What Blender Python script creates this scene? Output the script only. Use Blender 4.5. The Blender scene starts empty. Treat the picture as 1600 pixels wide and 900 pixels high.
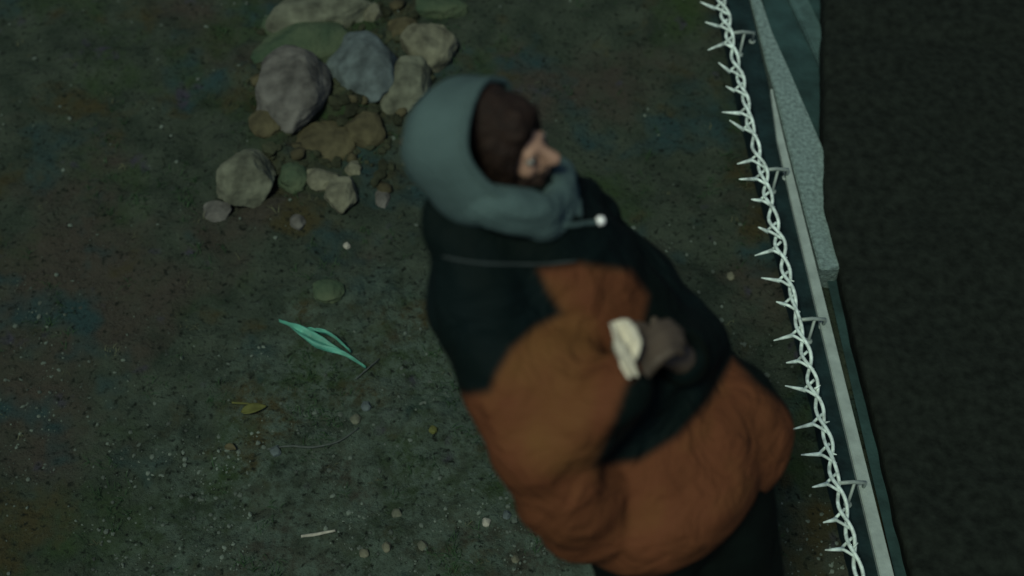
import bpy, bmesh, math, random
from mathutils import Vector, Matrix, noise
S = bpy.context.scene
C = S.collection
R = math.radians

# ---------------------------------------------------------------- camera
CAM = Vector((0, 0, 3.0)); PITCH = R(55); F = 2300.0
FW = Vector((0, math.cos(PITCH), -math.sin(PITCH)))
UP = Vector((0, math.sin(PITCH), math.cos(PITCH)))
RT = Vector((1, 0, 0))
cam = bpy.data.cameras.new('camera'); co = bpy.data.objects.new('camera', cam); C.objects.link(co)
co.location = CAM; co.rotation_euler = (math.pi/2 - PITCH, 0, 0)
cam.sensor_width = 36; cam.lens = F/1600*36; cam.clip_start = .05; cam.clip_end = 1500
cam.dof.use_dof = True; cam.dof.focus_distance = 3.22; cam.dof.aperture_fstop = 1.7
S.camera = co
S.render.resolution_x = 1024; S.render.resolution_y = 576

# ---------------------------------------------------------------- light
SUN_EL, SUN_AZ = R(62), R(-150)          # azimuth from +Y towards +X: light comes from behind and left of the camera
w = bpy.data.worlds.new('World'); S.world = w; w.use_nodes = True
nt = w.node_tree; bg = nt.nodes['Background']
sky = nt.nodes.new('ShaderNodeTexSky'); sky.sky_type = 'NISHITA'; sky.sun_disc = False
sky.sun_elevation = SUN_EL; sky.sun_rotation = SUN_AZ
nt.links.new(sky.outputs[0], bg.inputs[0]); bg.inputs[1].default_value = .05
sl = bpy.data.lights.new('sun', 'SUN'); sl.energy = 2.0; sl.angle = R(12); sl.color = (.90, 1.0, .80)
so = bpy.data.objects.new('sun', sl); C.objects.link(so)
d = Vector((math.sin(SUN_AZ)*math.cos(SUN_EL), math.cos(SUN_AZ)*math.cos(SUN_EL), math.sin(SUN_EL)))
so.rotation_euler = d.to_track_quat('Z', 'Y').to_euler(); so.location = (0, 0, 8)
S.view_settings.view_transform = 'Standard'; S.view_settings.look = 'None'
S.view_settings.exposure = 0.0; S.view_settings.gamma = 1.0

# ---------------------------------------------------------------- helpers
def P(px, py, dist):                     # point seen at a picture position at a depth
    return CAM + dist*(FW + (px-800)/F*RT - (py-450)/F*UP)
def G(px, py, z=0.0):                    # point at a height
    v = FW + (px-800)/F*RT - (py-450)/F*UP
    return CAM + v*((z-CAM.z)/v.z)
def proj(p):
    r = p-CAM; f = r.dot(FW)
    return 800+F*r.dot(RT)/f, 450-F*r.dot(UP)/f
def camv(a, b, c): return a*RT + b*UP - c*FW

def tag(o, label=None, cat=None, group=None, kind=None):
    if label: o['label'] = label
    if cat: o['category'] = cat
    if group: o['group'] = group
    if kind: o['kind'] = kind
    return o
def empty(name, loc):
    o = bpy.data.objects.new(name, None); o.location = loc; C.objects.link(o); return o
def link(name, me, m=None, parent=None, smooth=True):
    o = bpy.data.objects.new(name, me); C.objects.link(o)
    if m: me.materials.append(m)
    if smooth:
        for p in me.polygons: p.use_smooth = True
    if parent:
        o.parent = parent; o.location = -parent.location      # meshes are modelled in world space
    return o
def pydata(name, vs, fs, m=None, parent=None, smooth=True):
    me = bpy.data.meshes.new(name); me.from_pydata([tuple(v) for v in vs], [], fs); me.update()
    return link(name, me, m, parent, smooth)

def mat(name, col, rough=.8, spec=.3, metal=0, var=.25, scale=30, bump=.0, bscale=60, col2=None, alpha=None):
    m = bpy.data.materials.new(name); m.use_nodes = True
    n = m.node_tree.nodes; l = m.node_tree.links; b = n['Principled BSDF']
    b.inputs['Roughness'].default_value = rough; b.inputs['Specular IOR Level'].default_value = spec
    b.inputs['Metallic'].default_value = metal
    tc = n.new('ShaderNodeTexCoord')
    nz = n.new('ShaderNodeTexNoise'); nz.inputs['Scale'].default_value = scale; nz.inputs['Detail'].default_value = 6
    l.new(tc.outputs['Object'], nz.inputs['Vector'])
    rp = n.new('ShaderNodeValToRGB'); l.new(nz.outputs[0], rp.inputs[0])
    c2 = col2 or tuple(c*(1-var) for c in col); c1 = tuple(c*(1+var) for c in col)
    rp.color_ramp.elements[0].color = (*c2, 1); rp.color_ramp.elements[0].position = .3
    rp.color_ramp.elements[1].color = (*c1, 1); rp.color_ramp.elements[1].position = .7
    l.new(rp.outputs[0], b.inputs['Base Color'])
    if bump:
        bp = n.new('ShaderNodeBump'); bp.inputs['Strength'].default_value = bump; bp.inputs['Distance'].default_value = .01
        n2 = n.new('ShaderNodeTexNoise'); n2.inputs['Scale'].default_value = bscale; n2.inputs['Detail'].default_value = 8
        l.new(tc.outputs['Object'], n2.inputs['Vector']); l.new(n2.outputs[0], bp.inputs['Height'])
        l.new(bp.outputs[0], b.inputs['Normal'])
    return m

# ---- ground material: soil, moss, cold grit and brown litter mixed by noise
def ground_mat():
    m = bpy.data.materials.new('soil'); m.use_nodes = True
    n = m.node_tree.nodes; l = m.node_tree.links; b = n['Principled BSDF']
    b.inputs['Roughness'].default_value = .95; b.inputs['Specular IOR Level'].default_value = .15
    tc = n.new('ShaderNodeTexCoord')
    def nz(scale, detail=5, off=0, rough=.6):
        mp = n.new('ShaderNodeMapping'); mp.inputs['Location'].default_value = (off, off*1.7, off*.3)
        l.new(tc.outputs['Object'], mp.inputs[0])
        t = n.new('ShaderNodeTexNoise'); t.inputs['Scale'].default_value = scale; t.inputs['Detail'].default_value = detail
        t.inputs['Roughness'].default_value = rough
        l.new(mp.outputs[0], t.inputs['Vector']); return t.outputs[0]
    def ramp(src, a, b_, lo=(0,0,0), hi=(1,1,1)):
        r = n.new('ShaderNodeValToRGB'); l.new(src, r.inputs[0])
        r.color_ramp.elements[0].position = a; r.color_ramp.elements[1].position = b_
        r.color_ramp.elements[0].color = (*lo, 1); r.color_ramp.elements[1].color = (*hi, 1); return r.outputs[0]
    def mix(f, a, c, mode='MIX'):
        x = n.new('ShaderNodeMix'); x.data_type = 'RGBA'; x.blend_type = mode
        if isinstance(f, float): x.inputs['Factor'].default_value = f
        else: l.new(f, x.inputs['Factor'])
        for s, i in ((a, 'A'), (c, 'B')):
            k = [q for q in x.inputs if q.name == i and q.type == 'RGBA'][0]
            if isinstance(s, tuple): k.default_value = (*s, 1)
            else: l.new(s, k)
        return [q for q in x.outputs if q.type == 'RGBA'][0]
    base = ramp(nz(9, 8), .3, .72, (.017, .027, .018), (.052, .066, .046))
    base = mix(ramp(nz(3.2, 4, 5), .52, .66), base, (.026, .046, .017))      # moss
    base = mix(ramp(nz(2.6, 4, 11), .5, .64), base, (.044, .040, .030))      # brown litter
    base = mix(ramp(nz(4.3, 3, 23), .56, .68), base, (.021, .045, .044))     # cold wet grit
    base = mix(ramp(nz(3.9, 4, 71), .56, .66), base, (.042, .038, .017))     # ochre earth
    base = mix(ramp(nz(7.5, 3, 37), .64, .72), base, (.040, .039, .052))     # violet-grey patches
    # trodden patch of pale grit in front of the walker
    vm = n.new('ShaderNodeVectorMath'); vm.operation = 'DISTANCE'; l.new(tc.outputs['Object'], vm.inputs[0])
    gp = G(640, 790); vm.inputs[1].default_value = (gp.x, gp.y, 0)
    ma = n.new('ShaderNodeMath'); ma.operation = 'MULTIPLY_ADD'; l.new(nz(5, 5, 90), ma.inputs[0]); ma.inputs[1].default_value = -.9; l.new(vm.outputs['Value'], ma.inputs[2])
    patch = ramp(ma.outputs[0], -.25, .30, (1, 1, 1), (0, 0, 0))
    mm = n.new('ShaderNodeMath'); mm.operation = 'MULTIPLY'; l.new(patch, mm.inputs[0]); l.new(ramp(nz(26, 7, 55, .75), .42, .60), mm.inputs[1])
    base = mix(mm.outputs[0], base, (.064, .090, .068))
    base = mix(ramp(nz(160, 3, 3, .8), .60, .78), base, (.080, .10, .085))   # pale grit grains
    base = mix(ramp(nz(70, 4, 9), .30, .45, (1,1,1), (0,0,0)), base, (.006, .009, .006))
    l.new(base, b.inputs['Base Color'])
    bp = n.new('ShaderNodeBump'); bp.inputs['Strength'].default_value = .9; bp.inputs['Distance'].default_value = .02
    l.new(nz(45, 10, 2, .7), bp.inputs['Height']); l.new(bp.outputs[0], b.inputs['Normal'])
    return m

M = dict(
    soil=ground_mat(),
    stone=mat('pale_stone', (.088, .094, .066), .9, .2, var=.5, scale=22, bump=.6, bscale=40),
    stone_tan=mat('tan_stone', (.112, .112, .076), .9, .2, var=.5, scale=22, bump=.6, bscale=40),
    stone_grey=mat('violet_grey_stone', (.080, .078, .068), .9, .2, var=.5, scale=22, bump=.6, bscale=40),
    stone_blue=mat('blue_grey_stone', (.066, .085, .084), .9, .2, var=.5, scale=22, bump=.6, bscale=40),
    stone_moss=mat('mossy_stone', (.052, .066, .038), .95, .1, var=.4, scale=10, bump=.8, bscale=50, col2=(.028, .05, .03)),
    stone_brown=mat('brown_stone', (.056, .050, .026), .9, .2, var=.5, scale=22, bump=.6, bscale=40),
    rubble=mat('rubble', (.030, .034, .020), .95, .1, var=.6, scale=11, bump=.5),
    gravel=mat('grit', (.07, .088, .07), .85, .3, var=.7, scale=9),
    blade=mat('dull_grass', (.022, .048, .02), .8, .2, var=.4, scale=9),
    straw=mat('straw', (.075, .08, .045), .8, .2, var=.4, scale=9),
    leaf=mat('fallen_leaf', (.07, .075, .02), .8, .2, var=.3, scale=40, bump=.4),
    stick=mat('pale_stick', (.28, .27, .22), .8, .2, var=.3, scale=60),
    twig=mat('grey_twig', (.055, .066, .058), .85, .2, var=.3, scale=60),
    teal=mat('teal_film', (.06, .24, .175), .6, .5, var=.35, scale=30, bump=.4, bscale=60),
    wire=mat('galvanised_wire', (.56, .66, .60), .6, .5, .1, var=.45, scale=60),
    bar=mat('galvanised_bar', (.28, .335, .30), .6, .4, .2, var=.15, scale=25, bump=.2),
    slab=mat('concrete_slab', (.135, .190, .180), .9, .2, var=.35, scale=95, bump=.5, bscale=120),
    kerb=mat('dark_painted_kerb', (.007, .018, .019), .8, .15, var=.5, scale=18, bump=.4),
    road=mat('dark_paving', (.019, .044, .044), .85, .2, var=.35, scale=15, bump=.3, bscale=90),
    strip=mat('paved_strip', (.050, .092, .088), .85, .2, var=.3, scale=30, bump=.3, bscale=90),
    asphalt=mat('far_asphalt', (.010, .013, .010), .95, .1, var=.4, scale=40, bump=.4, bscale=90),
    skin=mat('skin', (.30, .175, .12), .6, .35, var=.18, scale=25, bump=.15, bscale=120),
    hand=mat('dirty_glove_skin', (.062, .045, .031), .6, .35, var=.3, scale=25),
    hood=mat('grey_hood_cloth', (.068, .108, .104), .9, .15, var=.16, scale=9, bump=.5, bscale=160),
    hair=mat('dark_hair', (.017, .009, .006), .7, .2, var=.4, scale=80, bump=.6, bscale=120),
    trousers=mat('black_trousers', (.002, .0045, .0035), .9, .1, var=.3, scale=20, bump=.3),
    shoe=mat('dark_shoe', (.01, .01, .01), .6, .3),
    sole=mat('shoe_sole', (.09, .09, .085), .8, .2),
    white=mat('white_toggle', (.93, .93, .90), .25, .8, var=.02),
    cloth=mat('white_cloth', (.60, .55, .43), .85, .2, var=.25, scale=35, bump=.4),
    cord=mat('grey_cord', (.035, .045, .045), .9, .1),
    eye=mat('eye', (.20, .19, .17), .2, .5, var=.05),
    iris=mat('iris', (.01, .007, .004), .2, .5),
)
# jacket cloth: black cloth and orange panels, split by the seam attribute stored on the mesh
def jacket_mat():
    m = bpy.data.materials.new('panelled_jacket_cloth'); m.use_nodes = True
    n = m.node_tree.nodes; l = m.node_tree.links; b = n['Principled BSDF']
    b.inputs['Roughness'].default_value = .8; b.inputs['Specular IOR Level'].default_value = .12
    at = n.new('ShaderNodeAttribute'); at.attribute_name = 'panel'
    tc = n.new('ShaderNodeTexCoord')
    nz = n.new('ShaderNodeTexNoise'); nz.inputs['Scale'].default_value = 6; nz.inputs['Detail'].default_value = 5
    l.new(tc.outputs['Object'], nz.inputs[0])
    r1 = n.new('ShaderNodeValToRGB'); l.new(nz.outputs[0], r1.inputs[0])
    e = r1.color_ramp.elements; e[0].position = .3; e[1].position = .7
    e[0].color = (.092, .034, .013, 1); e[1].color = (.125, .056, .018, 1)
    k = e.new(.5); k.color = (.110, .038, .016, 1)
    r2 = n.new('ShaderNodeValToRGB'); l.new(nz.outputs[0], r2.inputs[0])
    e = r2.color_ramp.elements; e[0].position = .35; e[1].position = .7
    e[0].color = (.0012, .0045, .0032, 1); e[1].color = (.0015, .0065, .0070, 1)
    mx = n.new('ShaderNodeMix'); mx.data_type = 'RGBA'; l.new(at.outputs['Fac'], mx.inputs[0])
    l.new(r2.outputs[0], mx.inputs[6]); l.new(r1.outputs[0], mx.inputs[7]); l.new(mx.outputs[2], b.inputs['Base Color'])
    bp = n.new('ShaderNodeBump'); bp.inputs['Strength'].default_value = .7; bp.inputs['Distance'].default_value = .03
    n2 = n.new('ShaderNodeTexNoise'); n2.inputs['Scale'].default_value = 14; n2.inputs['Detail'].default_value = 6
    n2.inputs['Distortion'].default_value = 1.2
    l.new(tc.outputs['Object'], n2.inputs[0]); l.new(n2.outputs[0], bp.inputs['Height']); l.new(bp.outputs[0], b.inputs['Normal'])
    return m
M['jacket'] = jacket_mat()

def frame_from(t):
    a = Vector((0, 0, 1)) if abs(t.z) < .9 else Vector((1, 0, 0))
    n = t.cross(a).normalized(); return n, t.cross(n).normalized()
def tube_data(pts, rad, seg=8, vs=None, fs=None, cap=True):
    vs = [] if vs is None else vs; fs = [] if fs is None else fs
    base = len(vs); n = len(pts); nrm = None
    for i, p in enumerate(pts):
        t = (pts[min(i+1, n-1)]-pts[max(i-1, 0)]).normalized()
        if nrm is None: nrm, _ = frame_from(t)
        nrm = (nrm - t*nrm.dot(t)).normalized(); b = t.cross(nrm)
        r = rad(i/(n-1)) if callable(rad) else rad
        for k in range(seg):
            a = 2*math.pi*k/seg; vs.append(p+(nrm*math.cos(a)+b*math.sin(a))*r)
    for i in range(n-1):
        for k in range(seg):
            a = base+i*seg+k; c = base+i*seg+(k+1) % seg
            fs.append((a, c, c+seg, a+seg))
    if cap:
        fs.append(tuple(base+k for k in reversed(range(seg)))); fs.append(tuple(base+(n-1)*seg+k for k in range(seg)))
    return vs, fs
def tube(name, pts, rad, m, parent=None, seg=8):
    vs, fs = tube_data(pts, rad, seg); return pydata(name, vs, fs, m, parent)
def smooth_line(pts, n=6):               # Catmull-Rom
    out = []; q = [pts[0]*2-pts[1]] + list(pts) + [pts[-1]*2-pts[-2]]
    for i in range(1, len(q)-2):
        for k in range(n):
            t = k/n; a, b, c, d = q[i-1:i+3]
            out.append(.5*((2*b)+(c-a)*t+(2*a-5*b+4*c-d)*t*t+(3*b-a-3*c+d)*t**3))
    out.append(q[-2]); return out

def prism(name, poly, z0, z1, m, parent=None, bevel=.004):
    bm = bmesh.new(); lo = [bm.verts.new((p.x, p.y, z0)) for p in poly]; hi = [bm.verts.new((p.x, p.y, z1)) for p in poly]
    bm.faces.new(hi); bm.faces.new(list(reversed(lo))); n = len(poly)
    for i in range(n): bm.faces.new((lo[i], lo[(i+1) % n], hi[(i+1) % n], hi[i]))
    bmesh.ops.recalc_face_normals(bm, faces=bm.faces)
    bmesh.ops.bevel(bm, geom=list(bm.edges), offset=bevel, segments=2, affect='EDGES')
    me = bpy.data.meshes.new(name); bm.to_mesh(me); bm.free()
    return link(name, me, m, parent, False)

# ---------------------------------------------------------------- ground
def spacing(lo, hi, step, far, growth=1.22):
    a = [lo]; s = step
    while a[0] > -far: s *= growth; a.insert(0, a[0]-s)
    x = lo
    while x < hi: x += step; a.append(x)
    s = step
    while a[-1] < far: s *= growth; a.append(a[-1]+s)
    return a
def gz(x, y):
    near = max(0.0, 1-max(0, abs(x)-3)/6) * max(0.0, 1-max(0, abs(y-2)-4)/6)
    # the strip beside the kerb is level
    z = .030*noise.noise(Vector((x*1.3, y*1.3, 3))) + +.018*noise.noise(Vector((x*5, y*5, 8))) + .009*noise.noise(Vector((x*17, y*17, 1))) + .006*noise.noise(Vector((x*45, y*45, 5)))
    hx, hy = x+.62, y-2.72
    heap = math.exp(-(hx*hx/.11+hy*hy/.22))
    z += heap*(.030+.045*noise.noise(Vector((x*9, y*9, 21)))+.020*noise.noise(Vector((x*24, y*24, 2))))
    return (z-.012)*near
xs = spacing(-1.9, 1.5, .014, 400); ys = spacing(.7, 3.9, .014, 400)
vs = [(x, y, gz(x, y)) for y in ys for x in xs]; nx = len(xs)
fs = [(j*nx+i, j*nx+i+1, (j+1)*nx+i+1, (j+1)*nx+i) for j in range(len(ys)-1) for i in range(nx-1)]
gr = pydata('ground', vs, fs, M['soil']); tag(gr, 'dark rough soil with moss and pale grit', kind='structure')

# ---------------------------------------------------------------- the boundary on the right
def strip_poly(l0, l1, r0, r1, z):       # left line px at y0,y1 ; right line
    return [G(*l0, z), G(*l1, z), G(*r1, z), G(*r0, z)]
Y0, Y1 = -1700, 1900
lw = lambda y: 1127+.240*y               # barbed wire line
lk = lambda y: 1172+.228*y               # inner edge of the kerb
KZ = .10
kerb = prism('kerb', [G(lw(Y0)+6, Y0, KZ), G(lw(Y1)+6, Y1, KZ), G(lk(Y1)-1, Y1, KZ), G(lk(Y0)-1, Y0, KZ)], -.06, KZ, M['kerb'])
tag(kerb, 'low dark blue-green kerb along the edge of the soil', kind='structure')
SZ = .085
slab = prism('pavement', [G(1163, -40, SZ), G(1173, 0, SZ), G(1198, 100, SZ), G(1210, 140, SZ), G(1229, 220, SZ), G(1257, 330, SZ), G(1281, 420, SZ),
      G(1312, 420, SZ), G(1322, 320, SZ), G(1290, 240, SZ), G(1252, 152, SZ), G(1230, 101, SZ), G(1206, 48, SZ), G(1190, 0, SZ), G(1176, -40, SZ)], -.05, SZ, M['slab'], bevel=.003)
tag(slab, 'pale speckled concrete slab beside the kerb', kind='structure')
far = [G(lk(Y0)+14, Y0), G(lk(Y1)+14, Y1)]
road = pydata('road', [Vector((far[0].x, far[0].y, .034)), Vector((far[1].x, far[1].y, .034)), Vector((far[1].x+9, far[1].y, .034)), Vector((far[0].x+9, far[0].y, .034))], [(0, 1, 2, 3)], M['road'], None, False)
tag(road, 'dark paving beyond the kerb', kind='structure')
st = prism('paved_strip', [G(1206, -60, .05), G(1234, 0, .05), G(1262, 60, .05), G(1340, 228, .05), G(1366, 228, .05), G(1283, 40, .05), G(1264, 0, .05), G(1236, -60, .05)], .0, .05, M['strip'])
tag(st, 'paler strip in the dark paving at the top right', kind='structure')
# darker rough verge beyond the paving
def edge(y):
    e = max(1276+2*noise.noise(Vector((y/60, 1, 0)))+1*noise.noise(Vector((y/13, 5, 0))), 1172+.228*y+30+.008*max(0,y-430)+2*noise.noise(Vector((y/40, 2, 0))))
    return e
bv_, bf_ = [], []; cols = [0, 2, 5, 9, 15, 24, 40, 60, 90, 130, 180, 260, 400, 700, 1500, 3500, 9000]
ysb = [-2500+100*k for k in range(16)]+[-900+8*k for k in range(240)]+[1050+100*k for k in range(20)]
for y in ysb:
    for c_ in cols:
        p = G(edge(y)+c_, y); h_ = -.03+.135*min(1, c_/14)**.6+.012*noise.noise(Vector((p.x*14, p.y*14, 3)))+.02*noise.noise(Vector((p.x*4, p.y*4, 9)))
        p2 = G(edge(y)+c_, y, max(h_, -.03)); bv_.append(p2)
nc = len(cols)
for a in range(len(ysb)-1):
    for b in range(nc-1): q = a*nc+b; bf_.append((q, q+1, q+nc+1, q+nc))
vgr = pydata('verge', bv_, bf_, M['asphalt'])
tag(vgr, 'black soil bank heaped over the paving at the right', kind='structure')
# metal bar beside the slab
bz = .115
bar = empty('metal_rail', G(1240, 300, 0)); tag(bar, 'pale metal rail lying between the dark kerb and the concrete slab', 'rail')
prism('rail_bar', [G(1204, 138, bz), G(1214, 215, bz)-Vector((0,0,0)), G(1240, 330, bz), G(lk(Y1)+8, Y1, bz), G(lk(Y1)+44, Y1, bz), G(1254, 330, bz), G(1225, 215, bz), G(1207, 138, bz)], .088, bz, M['bar'], bar, .002)

# barbed wire
WZ = .165
wf = empty('barbed_wire', G(1195, 300, 0)); tag(wf, 'strand of pale barbed wire running along the dark kerb on the right', 'barbed wire')
rnd = random.Random(4)
a0, a1 = G(lw(-650), -650, WZ), G(lw(1700), 1700, WZ)
wl = (a1-a0).length; wd = (a1-a0)/wl; wn = Vector((-wd.y, wd.x, 0));
if wn.x > 0: wn = -wn                    # towards the soil
pitch = .077
def strand(ph):
    pts = []; n = int(wl/.007)
    for i in range(n+1):
        s = i*wl/n
        wob = .004*noise.noise(Vector((s*9, ph, 2)))
        a = math.pi*s/pitch+ph
        amp = .0088*(1+.9*noise.noise(Vector((s*5, 7, ph))))
        pts.append(a0+wd*s + wn*(math.cos(a)*amp+wob) + Vector((0, 0, math.sin(a)*.007+wob)))
    return pts
for ph in (0, math.pi): tube('wire_strand', strand(ph), .0044, M['wire'], wf, 6)
nb = int(wl/pitch)
for i in range(nb):
    s = (i+.35+rnd.uniform(-.2, .2))*pitch; p = a0+wd*s
    vsb, fsb = [], []
    L = rnd.uniform(.022, .046); tilt = rnd.uniform(-.55, .35); up = rnd.uniform(-.2, .8)
    dr = (wn*1.0 + wd*tilt + Vector((0, 0, up))).normalized()
    knot = p+wn*.024
    tip = knot+dr*L
    taper = lambda t: .0042*(1-t)+.0016
    tube_data([knot-dr*.004, knot+dr*L*.5, tip], taper, 6, vsb, fsb)
    # two legs that wrap the strands
    tube_data(smooth_line([knot, knot-wn*.008+wd*.010+Vector((0,0,.008)), p-wn*.008+wd*.026], 3), .0036, 6, vsb, fsb)
    tube_data(smooth_line([knot, knot-wn*.008-wd*.010-Vector((0,0,.006)), p-wn*.004-wd*.024], 3), .0036, 6, vsb, fsb)
    if rnd.random() < .5:                # a short tail on the other side
        e = (-wn*.8+wd*rnd.uniform(-.8, .8)+Vector((0, 0, .5))).normalized()
        tube_data([p, p+e*.016], lambda t: .003*(1-t)+.001, 6, vsb, fsb)
    pydata('barb', vsb, fsb, M['wire'], wf)
for (by, w_) in ((-500, 32), (-350, 34), (-175, 36), (52, 38), (266, 40), (500, 42), (755, 44), (1020, 46), (1300, 48)):
    vsb, fsb = [], []
    x = lw(by)
    q0 = G(x+2, by, WZ-.004); q1 = G(x+w_*.9+4, by-1, WZ-.03); q1b = Vector((q1.x, q1.y, KZ))
    tube_data([q0, q0.lerp(q1, .5)+Vector((0,0,.004)), q1, q1b], .0045, 8, vsb, fsb)
    m1 = q0.lerp(q1, .6); foot = G(x+16, by+34, KZ)
    tube_data([m1, foot], .0036, 8, vsb, fsb)
    for c in (q1b, foot):
        tube_data([Vector((c.x, c.y, KZ)), Vector((c.x, c.y, KZ+.004))], .009, 10, vsb, fsb)
    pydata('bracket', vsb, fsb, M['bar'], wf)

# ---------------------------------------------------------------- rocks
def rock(px, py, wpx, hpx, m, label, seed, flat=.55, rot=0, cat='rock'):
    c = G(px, py, 0); k = (c-CAM).dot(FW)/F
    rx = wpx*k/2*1.2; ry = hpx*k/2/.80*1.16
    bm = bmesh.new(); bmesh.ops.create_icosphere(bm, subdivisions=5, radius=1)
    rg = random.Random(seed); off = Vector((seed*3.1, seed*1.7, 0))
    planes = []
    for _ in range(15):
        v = Vector((rg.gauss(0, 1), rg.gauss(0, 1), rg.gauss(0, .8))).normalized(); planes.append((v, rg.uniform(.70, .93)))
    h = min(rx, ry)*flat*2*.62
    for v in bm.verts:
        p = v.co.copy()
        for n_, d_ in planes:
            e = p.dot(n_)-d_
            if e > 0: p -= n_*e*.88
        p *= 1+.07*noise.noise(p*2.3+off)+.03*noise.noise(p*7+off)+.012*noise.noise(p*19+off)
        q = Vector((p.x*rx*1.12, p.y*ry*1.12, p.z*h*1.12)); q.rotate(Matrix.Rotation(rot, 3, 'Z'))
        v.co = q
    me = bpy.data.meshes.new('rock'); bm.to_mesh(me); bm.free()
    o = link('rock', me, m)
    # lift shifts the outline up the picture a little, so set it back towards the camera
    o.location = (c.x, c.y-h*.12, h*.10+gz(c.x, c.y)); tag(o, label, cat, 'rocks heaped at the upper left')
    return o
rocks = [
 (500, 22, 135, 62, 'stone', 'broad olive-grey rock at the very top of the heap', .5, .3),
 (476, 74, 128, 62, 'stone_moss', 'mossy green rock lying above the big pinkish grey rock', .5, .2),
 (462, 146, 96, 108, 'stone_grey', 'big pinkish grey rock under the mossy green rock', .55, 0),
 (574, 108, 92, 100, 'stone_blue', 'blue-grey rock in the middle of the heap', .6, .3),
 (634, 132, 64, 84, 'stone', 'olive-grey rock touching the right side of the blue-grey rock', .5, -.2),
 (668, 70, 68, 62, 'stone_tan', 'pale tan angular rock at the upper right of the heap, above the hood', .6, .2),
 (582, 22, 26, 22, 'stone_tan', 'small tan stone at the top of the heap right of the olive rock', .7, 0),
 (571, 198, 50, 50, 'stone_brown', 'brown-grey stone just below the blue-grey rock', .6, .5),
 (553, 263, 22, 20, 'stone_tan', 'tiny pale stone on its own above the pale blocky stone', .7, 0),
 (386, 282, 76, 66, 'stone', 'rounded grey-green rock at the far left of the heap', .65, 0),
 (460, 278, 44, 36, 'stone_moss', 'small greenish stone right of the rounded grey-green rock', .6, 0),
 (503, 283, 46, 28, 'stone_tan', 'small flat pale stone above left of the pale blocky stone', .5, -.2),
 (536, 306, 42, 46, 'stone_tan', 'pale blocky stone at the lower end of the heap', .6, 0),
 (596, 303, 20, 34, 'stone_grey', 'narrow dull grey stone right of the pale blocky stone', .5, 0),
 (505, 222, 84, 56, 'stone_brown', 'low ochre-brown rock half sunk in the soil in the middle of the heap', .3, .3),
 (688, 6, 66, 34, 'stone_moss', 'dim green-brown rock at the top edge right of the heap', .5, 0),
 (512, 455, 40, 34, 'stone_moss', 'dull mossy stone lying alone below the heap', .35, .3),
 (437, 36, 44, 30, 'stone_moss', 'dark mossy stone tucked left of the broad olive-grey rock', .5, .6),
 (627, 40, 40, 34, 'stone_brown', 'dim brown stone between the blue-grey rock and the tan angular rock', .4, .2),
 (418, 200, 40, 40, 'stone_brown', 'dim brown stone left below the big pinkish grey rock', .4, .4),
 (340, 330, 40, 30, 'stone_grey', 'low grey stone left below the rounded grey-green rock', .35, .4),
]
for i, (px, py, w_, h_, mm, lb, fl, rt) in enumerate(rocks):
    rock(px, py, w_, h_, M[mm], lb, i+3, fl, rt)

# ---------------------------------------------------------------- loose stuff
def stones_mesh(n, seed, region, smin, smax, bias):
    rg = random.Random(seed); vs, fs = [], []
    ico = bmesh.new(); bmesh.ops.create_icosphere(ico, subdivisions=1, radius=1)
    bv = [v.co.copy() for v in ico.verts]; bf = [[v.index for v in f.verts] for f in ico.faces]; ico.free()
    k = 0
    while k < n:
        px = rg.uniform(region[0], region[2]); py = rg.uniform(region[1], region[3])
        if rg.random() > bias(px, py): continue
        if px > lw(py)-6: continue
        k += 1
        c = G(px, py); s = smin*(smax/smin)**(rg.random()**2.2)
        b = len(vs); a = Vector((rg.uniform(.6, 1.2), rg.uniform(.6, 1.2), rg.uniform(.35, .8)))*s
        rot = Matrix.Rotation(rg.uniform(0, 6.28), 3, 'Z')
        z = gz(c.x, c.y)+a.z*.3
        for v in bv:
            q = Vector((v.x*a.x, v.y*a.y, v.z*a.z))*(1+rg.uniform(-.18, .18)); q.rotate(rot)
            vs.append(q+Vector((c.x, c.y, z)))
        fs += [tuple(b+i for i in f) for f in bf]
    return vs, fs
def dens(px, py):
    base = .15+.85*max(0, min(1, (py-330)/450))
    n_ = noise.noise(Vector((px/130, py/130, 4)))
    return max(.03, base*(.45+1.3*n_))
vs, fs = stones_mesh(3800, 5, (-250, -150, 1500, 1100), .0016, .0075, dens)
g1 = pydata('gravel', vs, fs, M['gravel'], None, False); tag(g1, 'pale grit and small gravel scattered on the soil', 'gravel', kind='stuff')
vs, fs = stones_mesh(40, 25, (400, -40, 680, 330), .022, .042, lambda x, y: max(0, 1-((x-530)/150)**2-((y-130)/190)**2))
g5 = pydata('rubble', vs, fs, M['stone_brown'], None, True); tag(g5, 'dim brown stones half buried between the big rocks', 'rubble', kind='stuff')
vs, fs = stones_mesh(420, 15, (380, -60, 700, 330), .008, .024, lambda x, y: max(0, 1-((x-530)/150)**2-((y-130)/190)**2))
g4 = pydata('rubble', vs, fs, M['rubble'], None, False); tag(g4, 'small mossy rubble filling the gaps of the rock heap', 'rubble', kind='stuff')
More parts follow.
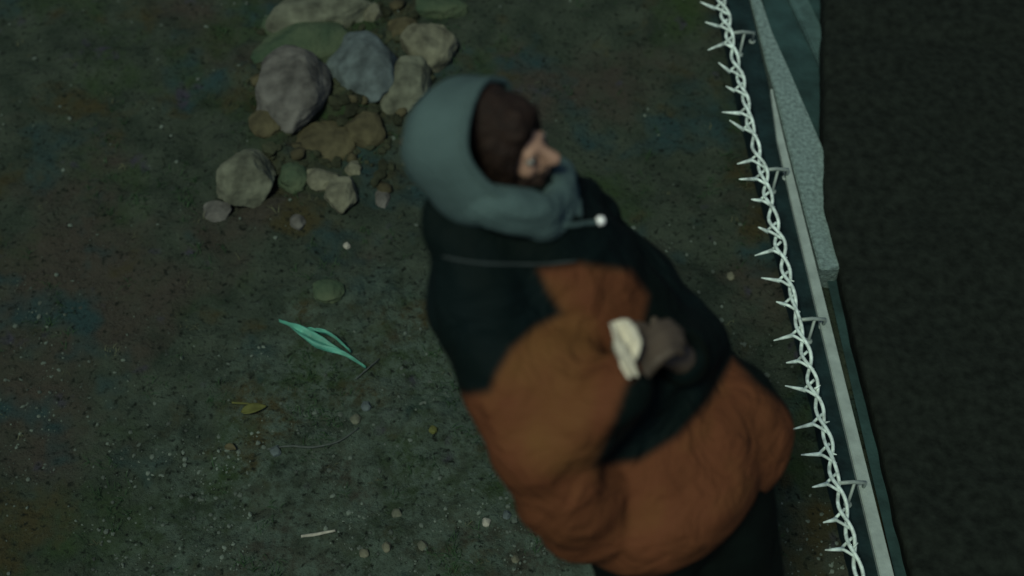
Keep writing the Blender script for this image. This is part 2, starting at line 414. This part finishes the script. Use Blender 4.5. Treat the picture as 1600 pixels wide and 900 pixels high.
def blades(n, seed, region, bias, hmin, hmax, wd_):
    rg = random.Random(seed); vs, fs = [], []; k = 0
    while k < n:
        px = rg.uniform(region[0], region[2]); py = rg.uniform(region[1], region[3])
        if rg.random() > bias(px, py) or px > lw(py)-8: continue
        c = G(px, py); c.z = gz(c.x, c.y)
        for _ in range(rg.randint(3, 7)):
            k += 1
            a = rg.uniform(0, 6.28); h = rg.uniform(hmin, hmax); lean = rg.uniform(.5, 1.6)
            d_ = Vector((math.cos(a), math.sin(a), 0)); s_ = Vector((-d_.y, d_.x, 0))*wd_
            o_ = c+Vector((rg.uniform(-.01, .01), rg.uniform(-.01, .01), -.003)); b = len(vs)
            m1 = o_+d_*h*lean*.35+Vector((0, 0, h*.55)); t = o_+d_*h*lean+Vector((0, 0, h*.6))
            vs += [o_-s_, o_+s_, m1-s_*.8, m1+s_*.8, t]
            fs += [(b, b+1, b+3, b+2), (b+2, b+3, b+4)]
    return vs, fs
def gb(px, py): return max(0, noise.noise(Vector((px/110, py/110, 14)))*1.6-.1)
vs, fs = blades(4200, 8, (-300, -150, 1500, 1100), gb, .008, .026, .0011)
g2 = pydata('grass', vs, fs, M['blade'], None, False); tag(g2, 'short dull green grass and moss tufts on the soil', 'grass', kind='stuff')
vs, fs = blades(500, 18, (-300, -150, 1500, 1100), lambda a, b: .6, .006, .022, .0011)
g3 = pydata('dry_litter', vs, fs, M['straw'], None, False); tag(g3, 'bits of dry straw strewn over the soil', 'litter', kind='stuff')

def on(px, py, h=0): p = G(px, py); return Vector((p.x, p.y, gz(p.x, p.y)+h))
# teal strip of film: twisted, frayed at both ends
def film(pxs, widths, m, name, label, cat, lift=.018):
    ctr = smooth_line([on(x, y, lift*(1 if 0 < i < len(pxs)-1 else .3)) for i, (x, y) in enumerate(pxs)], 8)
    vs, fs = [], []; n = len(ctr)
    for i, p in enumerate(ctr):
        t = (ctr[min(i+1, n-1)]-ctr[max(i-1, 0)]).normalized(); s_ = t.cross(Vector((0, 0, 1))).normalized()
        u = i/(n-1); f = u*(len(widths)-1); j = min(int(f), len(widths)-2); wv = widths[j]*(1-f+j)+widths[j+1]*(f-j)
        for q in range(7):
            a = (q-3)/3
            vs.append(p+s_*a*wv+Vector((0, 0, .006*math.cos(a*4+u*9)+.004*noise.noise(Vector((u*9, a*2, 1))))))
    for i in range(n-1):
        for q in range(6):
            a = i*7+q; fs.append((a, a+1, a+8, a+7))
    o = pydata(name, vs, fs, m); s = o.modifiers.new('s', 'SOLIDIFY'); s.thickness = .0012
    tag(o, label, cat); return o
film([(470, 512), (490, 522), (520, 532), (548, 549)], [.001, .004, .0025, .001], M['teal'], 'plastic_sliver',
     'thin teal sliver along the upper edge of the crumpled teal film', 'plastic sliver', .030)
film([(436, 500), (462, 515), (500, 540), (540, 556), (572, 575)], [.0012, .005, .014, .015, .007, .004, .0010], M['teal'], 'plastic_strip',
     'bright teal crumpled strip of plastic film lying on the soil at the left', 'plastic strip')
def stick(pxs, r, m, label, name='stick', cat='stick', lift=.006):
    pts = smooth_line([on(x, y, lift) for x, y in pxs], 6)
    pts = [p+Vector((.0, .0, .002*noise.noise(p*60))) for p in pts]
    o = tube(name, pts, lambda t: r*(1-.6*abs(t-.4)), m, None, 7); tag(o, label, cat)
stick([(470, 836), (495, 833), (524, 829)], .0042, M['stick'], 'short pale stick on the dark soil near the bottom left')
stick([(418, 702), (455, 700), (490, 702), (530, 690), (560, 668)], .0026, M['twig'], 'long thin grey twig curving over the soil below the teal strip', 'twig', 'twig')
stick([(362, 628), (392, 629)], .003, M['leaf'], 'short yellowish straw above the yellow-green leaf', 'straw', 'straw')
stick([(556, 592), (575, 575), (592, 560)], .0022, M['twig'], 'short thin twig just right of the teal strip', 'twig', 'twig')
def leaf(px, py, L, Wd, rot, m, label):
    c = on(px, py, .006); vs, fs = [], []; n = 10
    d_ = Vector((math.cos(rot), math.sin(rot), 0)); s_ = Vector((-d_.y, d_.x, 0))
    for i in range(n+1):
        u = i/n; wv = Wd*math.sin(math.pi*u**.8)**.8+.0004
        for a in (-1, -.5, 0, .5, 1):
            vs.append(c+d_*(u-.5)*L+s_*a*wv+Vector((0, 0, .005*abs(a)+.006*math.sin(u*3))))
    for i in range(n):
        for q in range(4): a = i*5+q; fs.append((a, a+1, a+6, a+5))
    o = pydata('fallen_leaf', vs, fs, m); s = o.modifiers.new('s', 'SOLIDIFY'); s.thickness = .0006; tag(o, label, 'leaf')
leaf(397, 641, .062, .013, .25, M['leaf'], 'dull yellow-green leaf on the soil at the left edge')
leaf(360, 700, .030, .009, -.3, M['stone_brown'], 'small brown leaf on the soil below the yellow-green leaf')
def pebble(px, py, s, m, label, seed):
    o = rock(px, py, s, s*.9, m, label, seed, .7, 0, 'pebble'); o.name = 'pebble'; o['group'] = 'loose pebbles on the soil'
for i, (px, py, s, mm, lb) in enumerate([
  (542, 383, 9, 'stick', 'tiny bright pebble below the pale blocky stone'),
  (1143, 424, 11, 'stone_tan', 'small tan pebble between the black sleeve and the barbed wire'),
  (556, 652, 14, 'stone', 'grey pebble on the soil below the end of the teal strip'),
  (572, 632, 13, 'stone_blue', 'bluish pebble just above the grey pebble below the teal strip'),
  (620, 797, 13, 'stone', 'grey pebble near the bottom, right of the pale stick'),
  (604, 853, 13, 'stone_tan', 'upright pale pebble near the bottom edge'),
  (569, 860, 12, 'stone_tan', 'pale pebble left of the upright pale pebble'),
  (660, 849, 12, 'stone', 'dull grey pebble right of the upright pale pebble'),
  (805, 872, 10, 'stone_tan', 'small tan pebble at the bottom edge left of the black trousers'),
  (676, 670, 11, 'leaf', 'yellowish pebble on the soil left of the orange elbow'),
  (792, 800, 12, 'stone_blue', 'bluish pebble beside the lower left edge of the jacket'),
  (760, 813, 11, 'stick', 'bright pebble left of the jacket hem'),
  (431, 705, 14, 'stone_blue', 'blue-grey pebble at the left end of the grey twig'),
  (466, 348, 20, 'stone_grey', 'dim grey pebble below the greenish stone'),
 ]): pebble(px, py, s, M[mm], lb, 60+i)

# ---------------------------------------------------------------- person
def ell_pts(c, ax, r, seg=20, rings=12):
    vs, fs = [], []
    X, Y, Z = ax
    for i in range(1, rings):
        t = math.pi*i/rings
        for k in range(seg):
            a = 2*math.pi*k/seg
            vs.append(c+X*r[0]*math.sin(t)*math.cos(a)+Y*r[1]*math.sin(t)*math.sin(a)+Z*r[2]*math.cos(t))
    top = len(vs); vs.append(c+Z*r[2]); bot = len(vs); vs.append(c-Z*r[2])
    for i in range(rings-2):
        for k in range(seg):
            a = i*seg+k; b = i*seg+(k+1) % seg; fs.append((a, a+seg, b+seg, b))
    for k in range(seg):
        fs.append((top, k, (k+1) % seg)); b = (rings-2)*seg; fs.append((bot, b+(k+1) % seg, b+k))
    return vs, fs
class Blob:
    def __init__(s): s.v = []; s.f = []
    def add(s, d_):
        b = len(s.v); s.v += d_[0]; s.f += [tuple(b+i for i in f) for f in d_[1]]
    def ell(s, c, ax, r): s.add(ell_pts(c, ax, r))
    def limb(s, a, b, ra, rb, n=7, mid=None):
        if mid: n = 9
        for i in range(n+1):
            t = i/n; p = a.lerp(b, t); r = ra+(rb-ra)*t
            if mid: r += mid*math.sin(math.pi*t)
            s.add(ell_pts(p, (Vector((1,0,0)), Vector((0,1,0)), Vector((0,0,1))), (r, r, r), 14, 9))
        T = (b-a).normalized(); p = [a.lerp(b, i/8) for i in range(9)]
        s.add(tube_data(p, lambda t: ra+(rb-ra)*t+(mid*math.sin(math.pi*t) if mid else 0), 16))
    def build(s, name, m, parent, voxel, iters=6, disp=None):
        me = bpy.data.meshes.new('tmp'); me.from_pydata([tuple(v) for v in s.v], [], s.f); me.update()
        bm = bmesh.new(); bm.from_mesh(me); bmesh.ops.recalc_face_normals(bm, faces=bm.faces); bm.to_mesh(me); bm.free()
        o = bpy.data.objects.new('tmp', me); C.objects.link(o)
        r = o.modifiers.new('r', 'REMESH'); r.mode = 'VOXEL'; r.voxel_size = voxel
        k = o.modifiers.new('k', 'SMOOTH'); k.factor = .5; k.iterations = iters
        bpy.context.view_layer.update()
        dg = bpy.context.evaluated_depsgraph_get()
        out = bpy.data.meshes.new_from_object(o.evaluated_get(dg))
        bpy.data.objects.remove(o); bpy.data.meshes.remove(me); out.name = name
        if disp:
            for v, nn in [(v, v.normal.copy()) for v in out.vertices]: v.co = v.co + nn*disp(v.co)
            out.update()
        out.materials.clear()
        return link(name, out, m, parent)

# head frame
HS = .73
hF = camv(.86, -.12, .42).normalized(); hU = camv(.04, .54, .84); hU = (hU-hF*hU.dot(hF)).normalized(); hR = hF.cross(hU)   # hR: his right... see sign below
hC = P(778, 219, 2.12)
def H(f, u, r): return hC+(hF*f+hU*u+hR*r)*HS
hax = (hF*HS, hR*HS, hU*HS)
# body landmarks
neck = P(796, 322, 2.16); chest = P(868, 440, 2.26); belly = P(965, 610, 2.34); hip = P(1048, 745, 2.40)
axis = (neck-hip).normalized()
bF = camv(.62, -.38, .68); bF = (bF-axis*bF.dot(axis)).normalized(); bL = bF.cross(axis).normalized()
if bL.x > 0: bL = -bL                    # bL points to his right side, left in the picture
bax = (bL, bF, axis)
shR = P(745, 395, 2.15); shL = P(898, 362, 2.38)
elR = P(842, 690, 2.17); wrR = P(972, 604, 2.11)
elL = P(1084, 536, 2.40); wrL = P(1064, 560, 2.20)
hipR = hip-axis*.02+bL*.085; hipL = hip-axis*.02-bL*.085
knR = Vector((.27, .98, .46)); anR = Vector((.20, 1.02, .09))
knL = Vector((.42, 1.00, .46)); anL = Vector((.50, .82, .09))
person = empty('person', Vector((.35, .95, 0)))
tag(person, 'person in black and orange jacket, pale grey hood up, hands together in front', 'person')

B = Blob()
B.ell(H(-.008, .026, 0), hax, (.086, .068, .092))          # skull
B.ell(H(.022, -.035, 0), hax, (.066, .058, .082))          # face
B.ell(H(.052, -.088, 0), hax, (.026, .030, .024))          # chin
B.ell(H(.082, -.004, 0), hax, (.010, .045, .010))          # brow
for s in (-1, 1):
    B.ell(H(.060, -.040, s*.034), hax, (.024, .020, .022)) # cheeks
    B.ell(H(-.005, -.015, s*.074), hax, (.020, .008, .032))# ears
B.limb(H(.084, -.006, 0), H(.112, -.040, 0), .007, .0110, 6)   # nose
B.ell(H(.100, -.046, .010), hax, (.010, .008, .007)); B.ell(H(.100, -.046, -.010), hax, (.010, .008, .007))
B.ell(H(.086, -.066, 0), hax, (.010, .023, .005)); B.ell(H(.084, -.076, 0), hax, (.010, .020, .006))
B.limb(H(-.02, -.06, 0), neck-axis*.04, .052, .060)
B.limb(neck-axis*.06, chest, .060, .090); B.ell(chest+bL*.015, bax, (.120, .085, .14)); B.ell(belly, bax, (.120, .09, .16)); B.ell(hip, bax, (.14, .10, .12))
for a, b_, c in ((shR, elR, wrR), (shL, elL, wrL)):
    B.limb(chest.lerp(a, .4), a, .055, .040); B.limb(a, b_, .040, .034); B.limb(b_, c, .038, .025)
for a, b_, c in ((hipR, knR, anR), (hipL, knL, anL)):
    B.limb(a, b_, .082, .055); B.limb(b_, c, .055, .036)
# hands: palm, four unequal curled fingers and a thumb from the side of the palm
def hand(w, kn_dir, pn, side, curl):
    k = kn_dir.normalized(); pn = (pn-k*pn.dot(k)).normalized(); s_ = k.cross(pn).normalized()*side
    B.limb(w, w+k*.026, .021, .021, 4)
    for q in (-.026, -.009, .009, .026): B.limb(w+k*.017+s_*q*.6, w+k*.069+s_*q*.86, .0115, .010, 6)
    for i, (q, L) in enumerate(((.028, .070), (.0095, .078), (-.0095, .072), (-.028, .056))):
        p = w+k*.071+s_*q*.86; a = 0
        for j, fr in enumerate((.45, .30, .25)):
            a += curl*(.7+.1*i+.25*j)*.9
            dq = k*math.cos(a)+pn*math.sin(a); e = p+dq*L*fr*.86
            B.limb(p, e, .0086-.0008*j, .0080-.0008*j, 4); p = e
    t0 = w+k*.025+s_*.024; t1 = t0+(k*.6+s_*.75+pn*.25).normalized()*.036; t2 = t1+(k*.75+s_*.05+pn*.65).normalized()*.032
    B.limb(t0, t1, .0125, .0105, 4); B.limb(t1, t2, .0105, .0085, 4)
    return w+k*.075+pn*.03
hcR = hand(wrR, camv(.50, .72, .30), camv(.75, -.1, -.62), 1, .62)
hcL = hand(wrL, camv(-.62, .30, .35), camv(-.3, -.55, -.75), -1, .60)
body = B.build('body', M['skin'], person, .0052, 3)
body.data.materials.append(M['hand'])
for p_ in body.data.polygons:
    if min((p_.center-hcR).length, (p_.center-hcL).length) < .12: p_.material_index = 1
# hair and beard
Hb = Blob()
Hb.ell(H(-.013, .033, 0), hax, (.096, .078, .098)); Hb.ell(H(.050, .068, 0), hax, (.038, .056, .030))
Hb.ell(H(.073, .058, .022), hax, (.022, .030, .022)); Hb.ell(H(.073, .060, -.022), hax, (.022, .028, .022))
for s in (-1, 1): Hb.ell(H(.020, -.004, s*.068), hax, (.044, .020, .074)); Hb.ell(H(-.005, -.045, s*.064), hax, (.050, .024, .050)); Hb.ell(H(.052, .022, s*.052), hax, (.022, .016, .034))
Hb.build('hair', M['hair'], person, .006, 3, lambda p: .004*noise.noise(p*70))
Bd = Blob()
Bd.ell(H(.048, -.093, 0), hax, (.038, .042, .032))
for s in (-1, 1):
    Bd.ell(H(.034, -.066, s*.050), hax, (.040, .020, .040)); Bd.ell(H(.072, -.078, s*.030), hax, (.020, .018, .020)); Bd.ell(H(.002, -.035, s*.066), hax, (.024, .014, .045))
    Bd.ell(H(.092, -.060, s*.014), hax, (.008, .014, .005))
Bd.build('beard', M['hair'], person, .006, 3, lambda p: .003*noise.noise(p*80))
for s in (-1, 1):
    o = pydata('eye', *ell_pts(H(.079, -.016, s*.030), hax, (.0105, .0125, .009)), M['eye'], person)
    pydata('iris', *ell_pts(H(.0875, -.016, s*.030), hax, (.0030, .006, .006)), M['iris'], o)

for o in [x for x in C.objects if x.name.startswith('iris')]: o.location = (0, 0, 0)

# hood: open shell round the head, longer below towards the collar
def hood():
    vs, fs = [], []; NA, NP = 72, 40
    X = camv(.92, -.06, .38).normalized(); Z = camv(.10, .93, .10); Z = (Z-X*Z.dot(X)).normalized(); Yv = X.cross(Z)
    c = P(740, 228, 2.11)
    for i in range(NP+1):
        for k in range(NA):
            a = 2*math.pi*k/NA; ca, sa = math.cos(a), math.sin(a)
            ph = math.pi*.03+math.pi*(.57+.10*max(0, -ca)**1.5-.01*max(0, ca))*(i/NP)
            x = -math.cos(ph)*.104; r = math.sin(ph)
            y = sa*r*.106; z = ca*r*.100
            if ca < 0:                     # lower half falls to the shoulders
                z *= 1+.16*(-ca)**1.2; x += .045*(-ca)**2*(i/NP); y *= 1+.10*(-ca)
            if ph > math.pi*.5 and ca > 0: z *= 1.0
            p = c+X*x+Yv*y+Z*z
            fold = .0040*math.sin(a*3+ph*5+noise.noise(p*9)*4)*(.3+.7*(i/NP))+.006*noise.noise(p*11)
            p += (p-c).normalized()*fold
            vs.append(p)
    for i in range(NP):
        for k in range(NA):
            a = i*NA+k; b = i*NA+(k+1) % NA; fs.append((a, b, b+NA, a+NA))
    fs.append(tuple(range(NA-1, -1, -1)))
    o = pydata('hood', vs, fs, M['hood'], person)
    s = o.modifiers.new('s', 'SOLIDIFY'); s.thickness = .007; s.offset = -1
    rim = [vs[NP*NA+k] for k in range(NA)]; rim.append(rim[0]); rim.append(rim[1])
    tube('hood_hem', rim, .0055, M['hood'], o, 8).location = (0, 0, 0)
    return o
hood()
# pale collar standing round the neck below the hood
Cb = Blob()
ring = [(690, 292, 2.10), (730, 306, 2.06), (775, 318, 2.045), (820, 326, 2.06), (856, 332, 2.10), (876, 300, 2.16), (874, 272, 2.20)]
rp_ = smooth_line([P(*q) for q in ring], 4)
Cb.add(tube_data(rp_, lambda t: .017+.008*math.sin(math.pi*t), 14))
for p in rp_: Cb.add(ell_pts(p, (RT, UP, FW), (.024, .030, .015), 12, 8)); Cb.add(ell_pts(p-UP*.018+FW*.014+RT*.006, (RT, UP, FW), (.026, .022, .014), 12, 8))
for q in ((888, 318, 2.17), (890, 335, 2.16), (872, 338, 2.13)): Cb.add(ell_pts(P(*q), (RT, UP, FW), (.022, .020, .016), 12, 8))
Cb.build('collar', M['hood'], person, .006, 4, lambda p: .005*noise.noise(p*22)+.0012*math.sin((p.z*2.2+p.x*.6)*150+4*noise.noise(p*12)))

# jacket
J = Blob()
J.limb(neck-axis*.035, chest, .085, .13)
J.ell(chest-axis*.01+bL*.015, bax, (.155, .135, .165)); J.ell(chest.lerp(belly, .55), bax, (.158, .135, .17))
J.ell(belly, bax, (.180, .140, .17)); J.ell(hip+axis*.04, bax, (.195, .150, .15)); J.ell(P(1040, 765, 2.37), bax, (.172, .145, .105))
J.ell(P(1131, 668, 2.42), bax, (.11, .11, .13))
J.limb(chest.lerp(shR, .3)+axis*.02, P(738, 385, 2.14), .10, .066); J.limb(P(670, 314, 2.12), P(712, 372, 2.13), .010, .048)
J.limb(P(712, 360, 2.13), P(741, 480, 2.16), .044, .070); J.limb(P(738, 385, 2.14), P(762, 500, 2.16), .066, .080); J.limb(P(762, 500, 2.16), elR, .080, .078)
J.limb(elR, wrR, .082, .056); J.ell(P(862, 590, 2.17), bax, (.09, .08, .09)); J.limb(elR, P(890, 770, 2.24), .076, .085); J.ell(P(915, 800, 2.30), bax, (.085, .085, .085))
J.limb(chest.lerp(shL, .3), P(902, 350, 2.36), .08, .054); J.limb(P(902, 350, 2.36), P(1000, 442, 2.42), .054, .064); J.limb(P(1000, 442, 2.42), elL, .062, .054); J.limb(elL, wrL.lerp(elL, .15), .062, .044)
J.limb(P(1012, 462, 2.44), P(1156, 630, 2.46), .050, .050)
J.limb(P(886, 278, 2.22), P(925, 342, 2.34), .022, .050)
def jdisp(p):
    u = (p-hip).dot(axis); a = (p-hip).dot(bL)
    f = .007*math.sin(u*60+a*20+4*noise.noise(p*6))*max(0, noise.noise(p*4+Vector((3, 1, 0)))+.35)
    return f*.8+.005*noise.noise(p*7)+.003*noise.noise(p*19)
jk = J.build('jacket', M['jacket'], person, .0065, 22, jdisp)
O = [(843, 422), (905, 413), (985, 424), (1012, 462), (1003, 505), (1012, 570), (978, 600), (962, 650), (926, 730), (1000, 720), (1060, 682), (1108, 628), (1145, 562),
     (1180, 600), (1222, 632), (1320, 700), (1320, 1100), (600, 1100), (600, 600), (730, 618), (766, 612), (776, 585), (800, 545), (836, 512), (880, 490), (858, 455)]
def sdist(x, y, poly):
    inside = False; dmin = 1e9; n = len(poly)
    for i in range(n):
        (x1, y1), (x2, y2) = poly[i], poly[(i+1) % n]
        if (y1 > y) != (y2 > y) and x < (x2-x1)*(y-y1)/(y2-y1)+x1: inside = not inside
        dx, dy = x2-x1, y2-y1; t = max(0, min(1, ((x-x1)*dx+(y-y1)*dy)/(dx*dx+dy*dy)))
        dmin = min(dmin, math.hypot(x-x1-dx*t, y-y1-dy*t))
    return dmin if inside else -dmin
at = jk.data.attributes.new('panel', 'FLOAT', 'POINT')
vals = []
for v in jk.data.vertices:
    x, y = proj(v.co); vals.append(max(0, min(1, .5+sdist(x, y, O)/15)))
at.data.foreach_set('value', vals)
# seam piping across the black yoke, and the pale drawcord with its toggle
def on_jacket(px, py, lift=.002):
    dg = bpy.context.evaluated_depsgraph_get()
    dr = (P(px, py, 1)-CAM).normalized()
    loc = person.location; ok, hp, nn, _ = jk.ray_cast(CAM, dr)
    return (hp+nn*lift) if ok else P(px, py, 2.15)
tube('seam', smooth_line([on_jacket(*q) for q in ((668, 390), (700, 402), (750, 411), (800, 413), (850, 412), (900, 408))], 4), .0020, M['cord'], jk, 6).location = (0, 0, 0)
dc = tube('drawcord', smooth_line([on_jacket(866, 350, .004), on_jacket(890, 353, .005), on_jacket(912, 351, .005), on_jacket(928, 352, .007)], 4), .0042, M['hood'], person, 6)
tg = on_jacket(931, 352, .011)
pydata('toggle', *ell_pts(tg, (RT, UP, FW), (.0075, .0075, .0075)), M['white'], person)
# cuffs
for w0, e0, r_ in ((wrR, elR, .047), (wrL, elL, .042)):
    dd = (w0-e0).normalized()
    tube('cuff', [w0-dd*.03, w0-dd*.015, w0], r_, M['trousers'], jk, 18).location = (0, 0, 0)
# trousers and shoes
T_ = Blob()
T_.ell(hip-axis*.02, bax, (.170, .130, .13))
for a, b_, c in ((hipR, knR, anR), (hipL, knL, anL)):
    T_.limb(a, b_, .100, .078); T_.limb(b_, c+Vector((0, 0, .02)), .076, .060)
T_.limb(P(1130, 800, 2.44), P(1135, 930, 2.55), .085, .075)
T_.build('trousers', M['trousers'], person, .009, 6, lambda p: .006*noise.noise(p*9)+.003*noise.noise(p*25))
for an, dirv in ((anR, Vector((.75, -.6, 0)).normalized()), (anL, Vector((.8, -.5, 0)).normalized())):
    sd = Vector((-dirv.y, dirv.x, 0)); Z = Vector((0, 0, 1)); b0 = Vector((an.x, an.y, 0))
    Sb = Blob()
    Sb.ell(b0+dirv*.0+Z*.05, (dirv, sd, Z), (.06, .042, .045)); Sb.ell(b0+dirv*.10+Z*.04, (dirv, sd, Z), (.10, .046, .036)); Sb.limb(b0+Z*.05, b0+Z*.10, .042, .045)
    sh = Sb.build('shoe', M['shoe'], person, .006, 4)
    pts = [b0+dirv*(.065+.135*math.cos(t))+sd*(.045*math.sin(t)) for t in [2*math.pi*k/24 for k in range(24)]]
    prism('sole', pts, .002, .024, M['sole'], sh, .003).location = (0, 0, 0)
# small crumpled white cloth gripped in the hands
def cloth():
    c = P(980, 545, 2.03); vs, fs = [], []; n, mI = 16, 10
    a = camv(-.24, .95, .1).normalized(); b = camv(.9, .22, -.35).normalized(); nn = a.cross(b)
    for i in range(n+1):
        for j in range(mI+1):
            u, v = i/n-.5, j/mI-.5
            wv = .026+.012*math.sin(u*5+1)
            p = c+a*u*.080+b*v*wv*(1.0+.4*u)+nn*(.010*math.sin(v*7+u*6)+.008*noise.noise(Vector((u*5, v*5, 2))))
            vs.append(p)
    for i in range(n):
        for j in range(mI): q = i*(mI+1)+j; fs.append((q, q+1, q+mI+2, q+mI+1))
    o = pydata('cloth', vs, fs, M['cloth']); s = o.modifiers.new('s', 'SOLIDIFY'); s.thickness = .004
    tag(o, 'small crumpled white cloth gripped in the hands in front of the orange jacket', 'cloth')
cloth()
